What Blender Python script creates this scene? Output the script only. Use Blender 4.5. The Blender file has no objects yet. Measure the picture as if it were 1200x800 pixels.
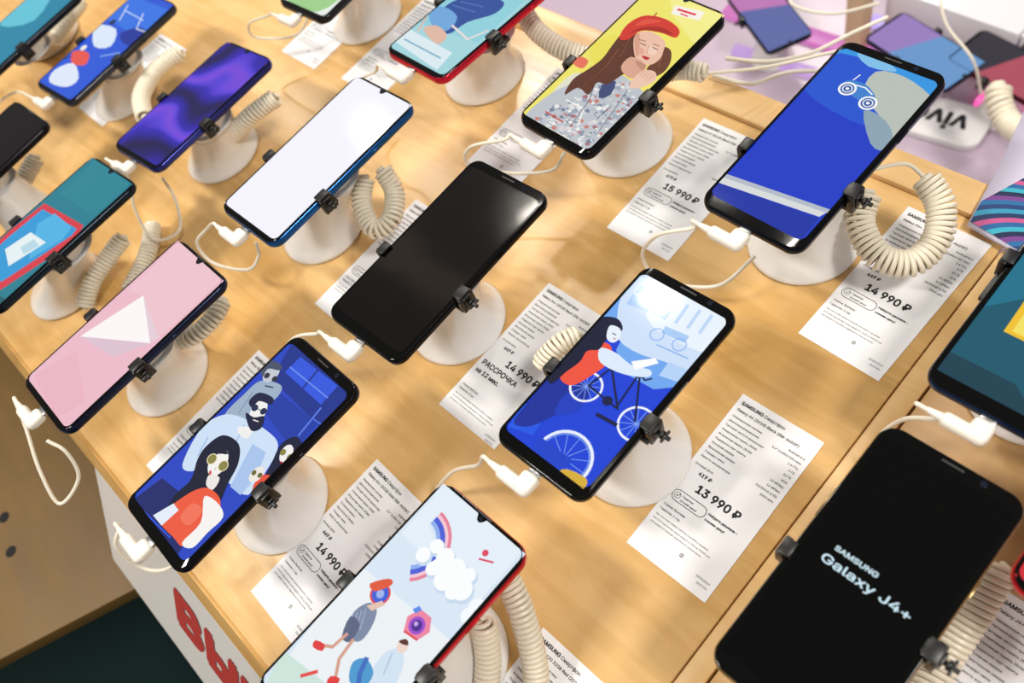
import bpy, bmesh, math, random, os
import numpy as np
from mathutils import Matrix, Vector, geometry
random.seed(4)
Z0=0.80
scene=bpy.context.scene
COL=scene.collection
scene.view_settings.view_transform='Standard'
scene.view_settings.look='None'
mm=0.001
# ---------------------------------------------------------------- camera
F=977.7
pitch,yaw,roll=[math.radians(a) for a in (56.64,68.98,30.33)]
fw=Vector((-math.sin(yaw)*math.cos(pitch),math.cos(yaw)*math.cos(pitch),-math.sin(pitch)))
r0=Vector((math.cos(yaw),math.sin(yaw),0)); d0=fw.cross(r0)
rt=r0*math.cos(roll)+d0*math.sin(roll); dn=-r0*math.sin(roll)+d0*math.cos(roll)
CAM=Vector((0,0,Z0+.55))
cd=bpy.data.cameras.new('camera'); cam=bpy.data.objects.new('camera',cd); COL.objects.link(cam)
M=Matrix.Identity(4)
for i in range(3):
    M[i][0]=rt[i];M[i][1]=-dn[i];M[i][2]=-fw[i];M[i][3]=CAM[i]
cam.matrix_world=M
cd.sensor_width=36; cd.lens=F/1200*36; cd.clip_start=.01
cd.dof.use_dof=True; cd.dof.focus_distance=.56; cd.dof.aperture_fstop=6.0
scene.camera=cam
def ray(u,v): return ((u-600)/F*rt+(v-400)/F*dn+fw)
def on_plane(u,v,z=0.0):
    """point of the horizontal plane z above the table that was surveyed at photo position u,v"""
    d=ray(u,v); t=(Z0+z-CAM.z)/d.z
    return CAM+d*t
# ---------------------------------------------------------------- materials
MC={}
def lin(c):
    if isinstance(c,str):
        c=c.lstrip('#'); c=[int(c[i:i+2],16)/255 for i in (0,2,4)]
    return tuple((x/12.92 if x<=.04045 else ((x+.055)/1.055)**2.4) for x in c)+(1.,)
def mat(name,col,rough=.5,metal=0,emis=0,coat=0,spec=.5,bump=0,bscale=200):
    k=(name,col,rough,metal,emis)
    if k in MC: return MC[k]
    m=bpy.data.materials.new(name); m.use_nodes=True
    nt=m.node_tree; b=nt.nodes['Principled BSDF']
    b.inputs['Base Color'].default_value=lin(col)
    b.inputs['Roughness'].default_value=rough
    b.inputs['Metallic'].default_value=metal
    b.inputs['Coat Weight'].default_value=coat
    b.inputs['Specular IOR Level'].default_value=spec
    if emis:
        b.inputs['Base Color'].default_value=(.01,.01,.01,1)
        b.inputs['Emission Color'].default_value=lin(col)
        b.inputs['Emission Strength'].default_value=emis
    if bump:
        n=nt.nodes.new('ShaderNodeTexNoise'); n.inputs['Scale'].default_value=bscale
        tc=nt.nodes.new('ShaderNodeTexCoord'); nt.links.new(tc.outputs['Object'],n.inputs['Vector'])
        bp=nt.nodes.new('ShaderNodeBump'); bp.inputs['Strength'].default_value=bump; bp.inputs['Distance'].default_value=.001
        nt.links.new(n.outputs['Fac'],bp.inputs['Height']); nt.links.new(bp.outputs['Normal'],b.inputs['Normal'])
    MC[k]=m; return m
def scr(col,e=.97): return mat('screen_light',col,.07,0,e,0,.2)
def wood(name,c1,c2,rough=.32,axis=0):
    m=bpy.data.materials.new(name); m.use_nodes=True; nt=m.node_tree; b=nt.nodes['Principled BSDF']
    tc=nt.nodes.new('ShaderNodeTexCoord'); mp=nt.nodes.new('ShaderNodeMapping')
    mp.inputs['Scale'].default_value=(2.6,19,6) if axis==0 else (19,2.6,6)
    nt.links.new(tc.outputs['Object'],mp.inputs['Vector'])
    n=nt.nodes.new('ShaderNodeTexNoise'); n.inputs['Scale'].default_value=2.6; n.inputs['Detail'].default_value=8; n.inputs['Roughness'].default_value=.58; n.inputs['Distortion'].default_value=.7
    nt.links.new(mp.outputs['Vector'],n.inputs['Vector'])
    n2=nt.nodes.new('ShaderNodeTexNoise'); n2.inputs['Scale'].default_value=8; n2.inputs['Detail'].default_value=4; n2.inputs['Distortion'].default_value=.5
    nt.links.new(tc.outputs['Object'],n2.inputs['Vector'])
    mx=nt.nodes.new('ShaderNodeMix'); mx.data_type='FLOAT'; mx.inputs[0].default_value=.5
    nt.links.new(n.outputs['Fac'],mx.inputs[2]); nt.links.new(n2.outputs['Fac'],mx.inputs[3])
    r=nt.nodes.new('ShaderNodeValToRGB'); r.color_ramp.elements[0].position=.33; r.color_ramp.elements[1].position=.67
    r.color_ramp.elements[0].color=lin(c1); r.color_ramp.elements[1].color=lin(c2)
    nt.links.new(mx.outputs[0],r.inputs['Fac']); nt.links.new(r.outputs['Color'],b.inputs['Base Color'])
    rr_=nt.nodes.new('ShaderNodeMapRange'); rr_.inputs[1].default_value=.3; rr_.inputs[2].default_value=.7; rr_.inputs[3].default_value=rough-.04; rr_.inputs[4].default_value=rough+.05
    nt.links.new(n.outputs['Fac'],rr_.inputs[0]); nt.links.new(rr_.outputs[0],b.inputs['Roughness'])
    bp=nt.nodes.new('ShaderNodeBump'); bp.inputs['Strength'].default_value=.09; bp.inputs['Distance'].default_value=.0008
    nt.links.new(n2.outputs['Fac'],bp.inputs['Height']); nt.links.new(bp.outputs['Normal'],b.inputs['Normal'])
    return m
# ---------------------------------------------------------------- object helpers
def empty(name,loc,rot=None,label=None,cat=None,group=None):
    o=bpy.data.objects.new(name,None); o.empty_display_size=.02; COL.objects.link(o)
    o.matrix_world=Matrix.Translation(loc)@(rot.to_4x4() if rot else Matrix.Identity(4))
    tag(o,label,cat,group); return o
def tag(o,label=None,cat=None,group=None,kind=None):
    if label:o['label']=label
    if cat:o['category']=cat
    if group:o['group']=group
    if kind:o['kind']=kind
def obj(name,me,parent=None,mats=(),smooth=False,loc=None):
    o=bpy.data.objects.new(name,me); COL.objects.link(o)
    for m in mats: me.materials.append(m)
    if parent: o.parent=parent
    if loc is not None: o.location=loc
    if smooth:
        for p in me.polygons:p.use_smooth=True
        try: me.set_sharp_from_angle(angle=math.radians(38))
        except Exception: pass
    return o
def rr(w,l,r,n=8,cx=0,cy=0):
    pts=[]
    for sx,sy,a0 in ((1,1,0),(-1,1,90),(-1,-1,180),(1,-1,270)):
        for i in range(n+1):
            a=math.radians(a0+90*i/n)
            pts.append((cx+sx*(w/2-r)+r*math.cos(a),cy+sy*(l/2-r)+r*math.sin(a)))
    return pts
def prism_bm(bm,pts,z0,z1,bev=0,seg=2,mi=0,mtx=None):
    t=bmesh.new()
    vs=[t.verts.new((x,y,z0)) for x,y in pts]; f=t.faces.new(vs)
    f.normal_update()
    if f.normal.z>0: f.normal_flip()
    e=bmesh.ops.extrude_face_region(t,geom=[f])
    for v in e['geom']:
        if isinstance(v,bmesh.types.BMVert): v.co.z=z1
    bmesh.ops.recalc_face_normals(t,faces=t.faces)
    if bev:
        ed=[x for x in t.edges if abs(x.verts[0].co.z-x.verts[1].co.z)<1e-7]
        bmesh.ops.bevel(t,geom=ed,offset=bev,segments=seg,profile=.5,affect='EDGES')
    merge(bm,t,mi,mtx)
def merge(bm,t,mi=0,mtx=None):
    if mtx: bmesh.ops.transform(t,matrix=mtx,verts=t.verts)
    mp={}
    for v in t.verts: mp[v]=bm.verts.new(v.co)
    for f in t.faces:
        try: nf=bm.faces.new([mp[v] for v in f.verts]); nf.material_index=mi; nf.smooth=True
        except ValueError: pass
    t.free()
def box_bm(bm,x0,x1,y0,y1,z0,z1,bev=.0006,mi=0,mtx=None,seg=2):
    t=bmesh.new(); bmesh.ops.create_cube(t,size=1)
    for v in t.verts:
        v.co=Vector(((x0+x1)/2+v.co.x*(x1-x0),(y0+y1)/2+v.co.y*(y1-y0),(z0+z1)/2+v.co.z*(z1-z0)))
    if bev: bmesh.ops.bevel(t,geom=list(t.edges),offset=bev,segments=seg,profile=.5,affect='EDGES')
    merge(bm,t,mi,mtx)
def cyl_bm(bm,p0,p1,r0_,r1_=None,n=20,mi=0,mtx=None,bev=0):
    if r1_ is None:r1_=r0_
    p0=Vector(p0);p1=Vector(p1); d=p1-p0
    t=bmesh.new(); bmesh.ops.create_cone(t,cap_ends=True,segments=n,radius1=r0_,radius2=r1_,depth=d.length)
    if bev:
        ed=[e for e in t.edges if len(e.link_faces)==2 and any(len(f.verts)>4 for f in e.link_faces)]
        bmesh.ops.bevel(t,geom=ed,offset=bev,segments=2,profile=.5,affect='EDGES')
    q=d.to_track_quat('Z','Y').to_matrix().to_4x4(); q.translation=(p0+p1)/2
    bmesh.ops.transform(t,matrix=q,verts=t.verts); merge(bm,t,mi,mtx)
def mesh_of(bm,name):
    me=bpy.data.meshes.new(name); bm.normal_update(); bm.to_mesh(me); bm.free(); return me
def finish(bm,name,parent=None,mats=(),smooth=True):
    return obj(name,mesh_of(bm,name),parent,mats,smooth)
def catmull(pts,n=10):
    P=[Vector(p) for p in pts]; P=[P[0]*2-P[1]]+P+[P[-1]*2-P[-2]]; out=[]
    for i in range(1,len(P)-2):
        a,b,c,d=P[i-1:i+3]
        for k in range(n):
            t=k/n
            out.append(.5*((2*b)+(c-a)*t+(2*a-5*b+4*c-d)*t*t+(3*b-a-3*c+d)*t**3))
    out.append(P[-2]); return out
def frames(path):
    T=[]
    for i in range(len(path)):
        a=path[max(0,i-1)];b=path[min(len(path)-1,i+1)]; T.append((b-a).normalized())
    n=T[0].orthogonal().normalized(); out=[]
    for t in T:
        n=(n-t*n.dot(t)).normalized(); out.append((t,n,t.cross(n)))
    return out
def tube_bm(bm,path,r,n=10,mi=0):
    fr=frames(path); rings=[]
    for p,(t,a,b) in zip(path,fr):
        rings.append([bm.verts.new(p+(a*math.cos(2*math.pi*k/n)+b*math.sin(2*math.pi*k/n))*r) for k in range(n)])
    for i in range(len(rings)-1):
        for k in range(n):
            f=bm.faces.new((rings[i][k],rings[i][(k+1)%n],rings[i+1][(k+1)%n],rings[i+1][k])); f.smooth=True; f.material_index=mi
    for R_,rev in ((rings[0],True),(rings[-1],False)):
        f=bm.faces.new(R_[::-1] if rev else R_); f.material_index=mi
def resample(path,step):
    out=[path[0].copy()]; acc=0
    for i in range(1,len(path)):
        a=path[i-1];b=path[i]; L=(b-a).length
        if L==0: continue
        s=step-acc
        while s<=L:
            out.append(a.lerp(b,s/L)); s+=step
        acc=(acc+L)%step
    return out
def coil_path(path,R,pitch_,per=12):
    p=resample(path,pitch_/per); fr=frames(p); out=[]
    N=len(p)
    for i,(q,(t,a,b)) in enumerate(zip(p,fr)):
        an=2*math.pi*i/per; k=min(1,i/per,(N-1-i)/per)
        out.append(q+(a*math.cos(an)+b*math.sin(an))*R*max(k,.05))
    return out
# ---------------------------------------------------------------- text (outlines filled with a non-zero winding rule)
FONT=None
try:
    fp=os.path.join(bpy.utils.resource_path('LOCAL'),'datafiles','fonts','Inter.woff2')
    if os.path.exists(fp): FONT=bpy.data.fonts.load(fp)
except Exception: FONT=None
TXT={}
def text_tris(s,res=3):
    k=(s,res)
    if k in TXT:return TXT[k]
    cu=bpy.data.curves.new('t','FONT'); cu.body=s; cu.size=1
    if FONT: cu.font=FONT
    o=bpy.data.objects.new('t',cu); COL.objects.link(o)
    bpy.context.view_layer.update()
    dg=bpy.context.evaluated_depsgraph_get()
    c2=o.evaluated_get(dg).to_curve(dg)
    cont=[]
    for sp in c2.splines:
        bp=sp.bezier_points; n=len(bp); pts=[]
        for i in range(n):
            a=bp[i];b=bp[(i+1)%n]
            p0,p1,p2,p3=a.co.xy,a.handle_right.xy,b.handle_left.xy,b.co.xy
            d=p3-p0; L=d.length
            pts.append(tuple(p0))
            if L<1e-6: continue
            dev=max(abs(d.x*(q-p0).y-d.y*(q-p0).x)/L for q in (p1,p2))
            if dev>.002:
                for j in range(1,res):
                    t=j/res; q=p0*(1-t)**3+p1*3*t*(1-t)**2+p2*3*t*t*(1-t)+p3*t**3; pts.append(tuple(q))
        if not pts: continue
        q=[pts[0]]
        for p in pts[1:]:
            if abs(p[0]-q[-1][0])+abs(p[1]-q[-1][1])>1e-5:q.append(p)
        if len(q)>2 and abs(q[0][0]-q[-1][0])+abs(q[0][1]-q[-1][1])<1e-5:q.pop()
        if len(q)>2:cont.append(q)
    V=[];E=[]
    for q in cont:
        b=len(V);V+=[Vector(p) for p in q];E+=[(b+i,b+(i+1)%len(q)) for i in range(len(q))]
    r=geometry.delaunay_2d_cdt(V,E,[],0,1e-6)
    v=np.array([tuple(x) for x in r[0]]);f=np.array([t for t in r[2] if len(t)==3])
    cen=v[f].mean(1); wn=np.zeros(len(cen))
    for q in cont:
        q=np.array(q);a=q;b=np.roll(q,-1,0)
        for (x0,y0),(x1,y1) in zip(a,b):
            if y0==y1:continue
            up=(y0<=cen[:,1])&(y1>cen[:,1]);dnn=(y0>cen[:,1])&(y1<=cen[:,1])
            isl=(x1-x0)*(cen[:,1]-y0)-(cen[:,0]-x0)*(y1-y0)
            wn+=(up&(isl>0)).astype(int)-(dnn&(isl<0)).astype(int)
    f=f[wn!=0]
    Fc=[]
    for t in f:
        A=(v[t[1]]-v[t[0]]);B=(v[t[2]]-v[t[0]])
        Fc.append(tuple(int(i) for i in (t if A[0]*B[1]-A[1]*B[0]>0 else t[::-1])))
    bpy.data.objects.remove(o); bpy.data.curves.remove(cu)
    TXT[k]=([tuple(x) for x in v],Fc); return TXT[k]
def put_text(bm,s,x,y,size,z,mi,bold=0.,align='L',width=None,ang=0,res=3):
    V,Fc=text_tris(s,res)
    if not V:return 0
    xs=[v[0] for v in V]; w=max(xs)-min(xs); x0=min(xs)
    sx=size
    if width: sx=width/w
    ox={'L':0,'C':-w/2,'R':-w}[align]
    ca,sa=math.cos(ang),math.sin(ang)
    offs=[(0,0)]
    if bold: offs+=[(math.cos(a*math.pi/3)*bold*size,math.sin(a*math.pi/3)*bold*size) for a in range(6)]
    for n_,(dx,dy) in enumerate(offs):
        vs=[]
        for a,b in V:
            X=(a-x0+ox)*sx+dx; Y=b*size+dy
            vs.append(bm.verts.new((x+X*ca-Y*sa,y+X*sa+Y*ca,z+n_*2e-6)))
        for f in Fc:
            try: g=bm.faces.new([vs[i] for i in f]); g.material_index=mi
            except ValueError: pass
    return w*sx
# ---------------------------------------------------------------- flat art
class Art:
    def __init__(s,pose,x0,x1,y0,y1,z=0.0):
        s.p=pose;s.inv=pose.inverted();s.b=(x0,x1,y0,y1);s.z=z;s.mats=[];s.bm=bmesh.new();s.k=0
    def L(s,u,v):
        d=s.inv.to_3x3()@ray(u,v); o=s.inv@CAM; t=(s.z-o.z)/d.z; q=o+d*t; return (q.x,q.y)
    def mi(s,c,e=.97):
        m=c if not isinstance(c,(str,tuple)) else scr(c,e)
        if m not in s.mats:s.mats.append(m)
        return s.mats.index(m)
    def clip(s,pts):
        x0,x1,y0,y1=s.b
        for ax,val,sg in ((0,x0,1),(0,x1,-1),(1,y0,1),(1,y1,-1)):
            out=[]
            for i in range(len(pts)):
                a=pts[i-1];b=pts[i]; ia=(a[ax]-val)*sg>=0; ib=(b[ax]-val)*sg>=0
                if ia!=ib:
                    t=(val-a[ax])/(b[ax]-a[ax]); out.append((a[0]+(b[0]-a[0])*t,a[1]+(b[1]-a[1])*t))
                if ib: out.append(b)
            pts=out
            if not pts:return pts
        return pts
    def poly(s,pts,c,e=.97):
        pts=s.clip(pts)
        if len(pts)<3:return
        A=sum(pts[i-1][0]*pts[i][1]-pts[i][0]*pts[i-1][1] for i in range(len(pts)))
        if A<0: pts=pts[::-1]
        s.k+=1; z=s.z+s.k*1.2e-5
        try: f=s.bm.faces.new([s.bm.verts.new((x,y,z)) for x,y in pts]); f.material_index=s.mi(c,e)
        except ValueError: pass
    def px(s,pts,c,smooth=0,e=.97):
        q=[s.L(*p) for p in pts]
        if smooth:
            n=len(q);out=[]
            for i in range(n):
                a,b,c2,d=[Vector(q[(i+j-1)%n]) for j in range(4)]
                for k in range(smooth):
                    t=k/smooth
                    out.append(tuple(.5*((2*b)+(c2-a)*t+(2*a-5*b+4*c2-d)*t*t+(3*b-a-3*c2+d)*t**3)))
            q=out
        s.poly(q,c,e)
    def full(s,c,e=.97):
        x0,x1,y0,y1=s.b; s.poly([(x0,y0),(x1,y0),(x1,y1),(x0,y1)],c,e)
    def disc(s,u,v,r,c,ry=None,ang=0,e=.97):
        x,y=s.L(u,v); r*=mm; ry=(ry*mm if ry else r)
        ca,sa=math.cos(ang),math.sin(ang)
        s.poly([(x+r*math.cos(a)*ca-ry*math.sin(a)*sa,y+r*math.cos(a)*sa+ry*math.sin(a)*ca) for a in [2*math.pi*i/28 for i in range(28)]],c,e)
    def ring(s,u,v,r,t,c,a0=0,a1=360,e=.97):
        x,y=s.L(u,v); n=30
        for i in range(n):
            b0=math.radians(a0+(a1-a0)*i/n);b1=math.radians(a0+(a1-a0)*(i+1)/n)
            k=s.k
            s.poly([(x+q*mm*math.cos(b),y+q*mm*math.sin(b)) for q,b in ((r,b0),(r,b1),(r-t,b1),(r-t,b0))],c,e); s.k=k
        s.k+=1
    def line(s,pts,w,c,e=.97):
        q=[Vector(s.L(*p)) for p in pts]
        for a,b in zip(q,q[1:]):
            d=(b-a).normalized(); n=Vector((-d.y,d.x))*w*mm/2; d=d*w*mm*.3
            s.poly([tuple(a-d+n),tuple(a-d-n),tuple(b+d-n),tuple(b+d+n)],c,e)
    def text(s,t,u,v,size,c,bold=.01,align='C',e=.97,width=None,ang=0):
        x,y=s.L(u,v); s.k+=1
        put_text(s.bm,t,x,y,size*mm,s.z+s.k*1.2e-5,s.mi(c,e),bold,align,width and width*mm,ang,4); s.k+=1
# ---------------------------------------------------------------- phones
M_glass=mat('black_glass','#020202',.06,0,0,0,.22)
M_cream=mat('cream_plastic','#e8e1d5',.35)
M_coil=mat('cream_cable','#e9e0cc',.4)
M_cord=mat('white_cord','#e4dccb',.4)
M_black=mat('black_plastic','#0b0b0c',.38)
M_stand=mat('glossy_white_plastic','#eae8e6',.12,0,0,0,.7)
M_foot=mat('gray_foot','#6f6e6c',.4)
M_lens=mat('lens','#0a1020',.03)
def pose(x,y,z,yw,tl):
    return Matrix.Translation((x,y,Z0+z))@Matrix.Rotation(math.radians(yw),4,'Z')@Matrix.Rotation(math.radians(tl),4,'X')
def phone(name,x,y,z,yw,tl,w,l,rim,art,style,label,plug=True,P=None):
    P=P or pose(x,y,z,yw,tl)
    e=bpy.data.objects.new('smartphone',None);COL.objects.link(e);e.empty_display_size=.02
    e.matrix_world=P@Matrix.Translation((0,0,-.0082))
    tag(e,label,'smartphone','smartphones on display')
    def fix(o):
        o.parent=e; o.matrix_parent_inverse=Matrix.Identity(4); o.location=(0,0,.0082)
        return o
    cr=.0105 if style!='a6' else .0095
    M_rim=mat('phone_rim',rim,.22,.75)
    bm=bmesh.new(); prism_bm(bm,rr(w,l,cr),-.0082,-.0004,.0028,4)
    fix(finish(bm,'phone_body',None,[M_rim]))
    bm=bmesh.new(); prism_bm(bm,rr(w-.0016,l-.0016,cr-.0008),-.0010,0,.0005,2)
    fix(finish(bm,'front_glass',None,[M_glass]))
    if style=='a6': bt,bb,bs=.0080,.0080,.0030
    elif style=='j4': bt,bb,bs=.0090,.0090,.0038
    else: bt,bb,bs=.0028,.0052,.0026
    x0,x1,y0,y1=-w/2+bs,w/2-bs,-l/2+bb,l/2-bt
    A=Art(P,x0,x1,y0,y1,.00002)
    art(A)
    if style=='drop':
        A.k+=1
        A.poly([(a*.0034,y1-.0004-.0036+.0036*abs(a)**2.2) for a in [i/8 for i in range(-8,9)]]+[(.0045,y1),(-.0045,y1)],M_glass)
    ztop=A.z+(A.k+2)*1.2e-5
    fix(obj('screen',mesh_of(A.bm,'screen'),None,A.mats))
    rs=.005 if style in('drop','a6') else .001
    outer=rr(w-.0026,l-.0026,cr-.0013); inner=rr(x1-x0-.0002,y1-y0-.0002,rs,8,(x0+x1)/2,(y0+y1)/2)
    bm=bmesh.new(); n=len(outer)
    vo=[bm.verts.new((a,b,.00001)) for a,b in outer]; vi=[bm.verts.new((a,b,ztop)) for a,b in inner]
    for i in range(n): bm.faces.new((vo[i],vo[(i+1)%n],vi[(i+1)%n],vi[i]))
    fix(finish(bm,'bezel',None,[M_glass],False))
    bm=bmesh.new()
    yy=l/2-(.0042 if style!='drop' else .0016)
    prism_bm(bm,rr(.012,.0011,.0005,3,0,yy),ztop-.0001,ztop+.00008)
    fix(finish(bm,'earpiece',None,[mat('grille','#3a3a3c',.5,.6)]))
    bm=bmesh.new()
    if style=='drop': cyl_bm(bm,(0,l/2-.0046,ztop-.0001),(0,l/2-.0046,ztop+.0001),.0015)
    else: cyl_bm(bm,(.016,l/2-.0044,ztop-.0001),(.016,l/2-.0044,ztop+.0001),.0018)
    fix(finish(bm,'front_camera',None,[M_lens]))
    for a,b in (((w/2-.0006,w/2+.0006),(.022,.033)),((-w/2-.0006,-w/2+.0006),(.014,.034))):
        bm=bmesh.new(); box_bm(bm,a[0],a[1],b[0],b[1],-.0052,-.0030,.0004)
        fix(finish(bm,'side_button',None,[M_rim]))
    if plug:
        bm=bmesh.new(); ly=-l/2
        box_bm(bm,-.0042,.0042,ly-.003,ly+.0005,-.0060,-.0026,.0006,1)
        box_bm(bm,-.0060,.0060,ly-.0150,ly-.0022,-.0080,-.0004,.0030,0,None,5)
        box_bm(bm,-.0195,.0056,ly-.0168,ly-.0080,-.0082,-.0002,.0036,0,None,5)
        cyl_bm(bm,(-.017,ly-.0124,-.0043),(-.027,ly-.0124,-.0043),.0030,.0017,14)
        return e,P,bm
    return e,P,None
def stand(x,y,z,w,P,foot,cyr,cyl,R=.040,label='white pedestal stand with black clamps on the wooden tabletop',zb=0.):
    e=bpy.data.objects.new('display_stand',None);COL.objects.link(e);e.empty_display_size=.02
    e.matrix_world=Matrix.Translation((foot[0],foot[1],Z0+zb))
    tag(e,label,'phone stand','phone display stands')
    dx,dy=foot[0]-x,foot[1]-y
    top=z-.027-zb
    prof=[(0,0),(R*.96,0),(R*1.01,.0010),(R*1.02,.0026),(R*1.00,.0045),(R*.955,.0072),(R*.89,.0110),(R*.80,.0175),(R*.715,.027),(R*.65,.038),(R*.605,.05),(R*.585,top*.86),(R*.60,top*.95),(R*.60,top*.99),(R*.55,top),(0,top)]
    bm=bmesh.new(); n=48; rings=[]
    for r,h in prof:
        k=(h/top)**1.15; ox,oy=-dx*k,-dy*k
        if r==0: rings.append([bm.verts.new((ox,oy,h))])
        else: rings.append([bm.verts.new((ox+r*math.cos(2*math.pi*i/n),oy+r*math.sin(2*math.pi*i/n),h)) for i in range(n)])
    for a,b in zip(rings,rings[1:]):
        for i in range(n):
            j=(i+1)%n
            if len(a)==1: f=[a[0],b[j],b[i]]
            elif len(b)==1: f=[a[i],a[j],b[0]]
            else: f=[a[i],a[j],b[j],b[i]]
            ff=bm.faces.new(f); ff.smooth=True; ff.material_index=1 if max(v.co.z for v in f)<=.0012 else 0
    finish(bm,'pedestal',e,[M_stand,M_foot])
    inv=e.matrix_world.inverted()@P
    bm=bmesh.new()
    cyl_bm(bm,(0,0,-.0280),(0,0,-.0090),.019,.023,32,0,inv,.001)
    finish(bm,'stand_head',e,[M_stand])
    bm=bmesh.new()
    box_bm(bm,-w/2-.003,w/2+.003,min(cyr,cyl)-.004,max(cyr,cyl)+.004,-.0125,-.0086,.0006,0,inv)
    finish(bm,'clamp_arm',e,[M_black])
    for s,cy in ((1,cyr),(-1,cyl)):
        bm=bmesh.new(); X=s*w/2
        def bx(a,b,y0,y1,z0,z1,bv=.0007):
            a,b=sorted((X+s*a,X+s*b)); box_bm(bm,a,b,cy+y0,cy+y1,z0,z1,bv,0,inv)
        if s>0:
            bx(.0004,.0050,-.0062,.0062,-.0130,.0014)
            bx(-.0034,.0046,-.0054,.0054,.0006,.0030)
            bx(-.0042,-.0014,-.0040,.0040,.0007,.0024)
            bx(.0042,.0064,-.0036,.0036,-.0090,.0010)
        else:
            bx(.0004,.0046,-.0056,.0056,-.0130,.0012)
            bx(-.0030,.0040,-.0048,.0048,.0006,.0028)
        c=finish(bm,'clamp',e,[M_black])
        if s>0:
            bm=bmesh.new()
            cyl_bm(bm,(X+.0060,cy,-.0040),(X+.0140,cy,-.0040),.0014,.0014,14,0,inv,.0003)
            cyl_bm(bm,(X+.0080,cy,-.0040),(X+.0098,cy,-.0040),.0028,.0028,18,0,inv,.0005)
            box_bm(bm,X+.0098,X+.0114,cy-.0044,cy+.0044,-.0051,-.0029,.0005,0,inv)
            finish(bm,'thumb_screw',c,[M_black])
    return e
def cord(parts_pts,label,plugbm=None,P=None,r=.0014,name='charging_cable'):
    path=catmull(parts_pts,10)
    e=bpy.data.objects.new(name,None);COL.objects.link(e);e.empty_display_size=.02
    base=path[-1].copy(); e.matrix_world=Matrix.Translation(base)
    tag(e,label,'cable','white cables')
    bm=bmesh.new(); tube_bm(bm,[p-base for p in path],r,8)
    finish(bm,'cord',e,[M_cord])
    if plugbm:
        bmesh.ops.transform(plugbm,matrix=e.matrix_world.inverted()@P,verts=plugbm.verts)
        finish(plugbm,'plug',e,[M_cream,mat('plug_metal','#b8b8b8',.3,1)])
    return e
def coil(pts,R=.0073,r=.0018,pitch_=.0037,label='cream coiled security cable lying on the tabletop',tail=None,floor_z=0.):
    path=catmull(pts,14)
    e=bpy.data.objects.new('coiled_cable',None);COL.objects.link(e);e.empty_display_size=.02
    low=min(path,key=lambda p:p.z); e.matrix_world=Matrix.Translation((low.x,low.y,max(Z0+floor_z,low.z-R)))
    tag(e,label,'coiled cable','coiled security cables')
    inv=e.matrix_world.inverted()
    bm=bmesh.new(); tube_bm(bm,[inv@p for p in coil_path(path,R,pitch_,14)],r,7)
    finish(bm,'coil',e,[M_coil])
    if tail:
        bm=bmesh.new(); tube_bm(bm,[inv@p for p in catmull(tail,10)],.0014,8)
        finish(bm,'cord',e,[M_coil])
    return e
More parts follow.
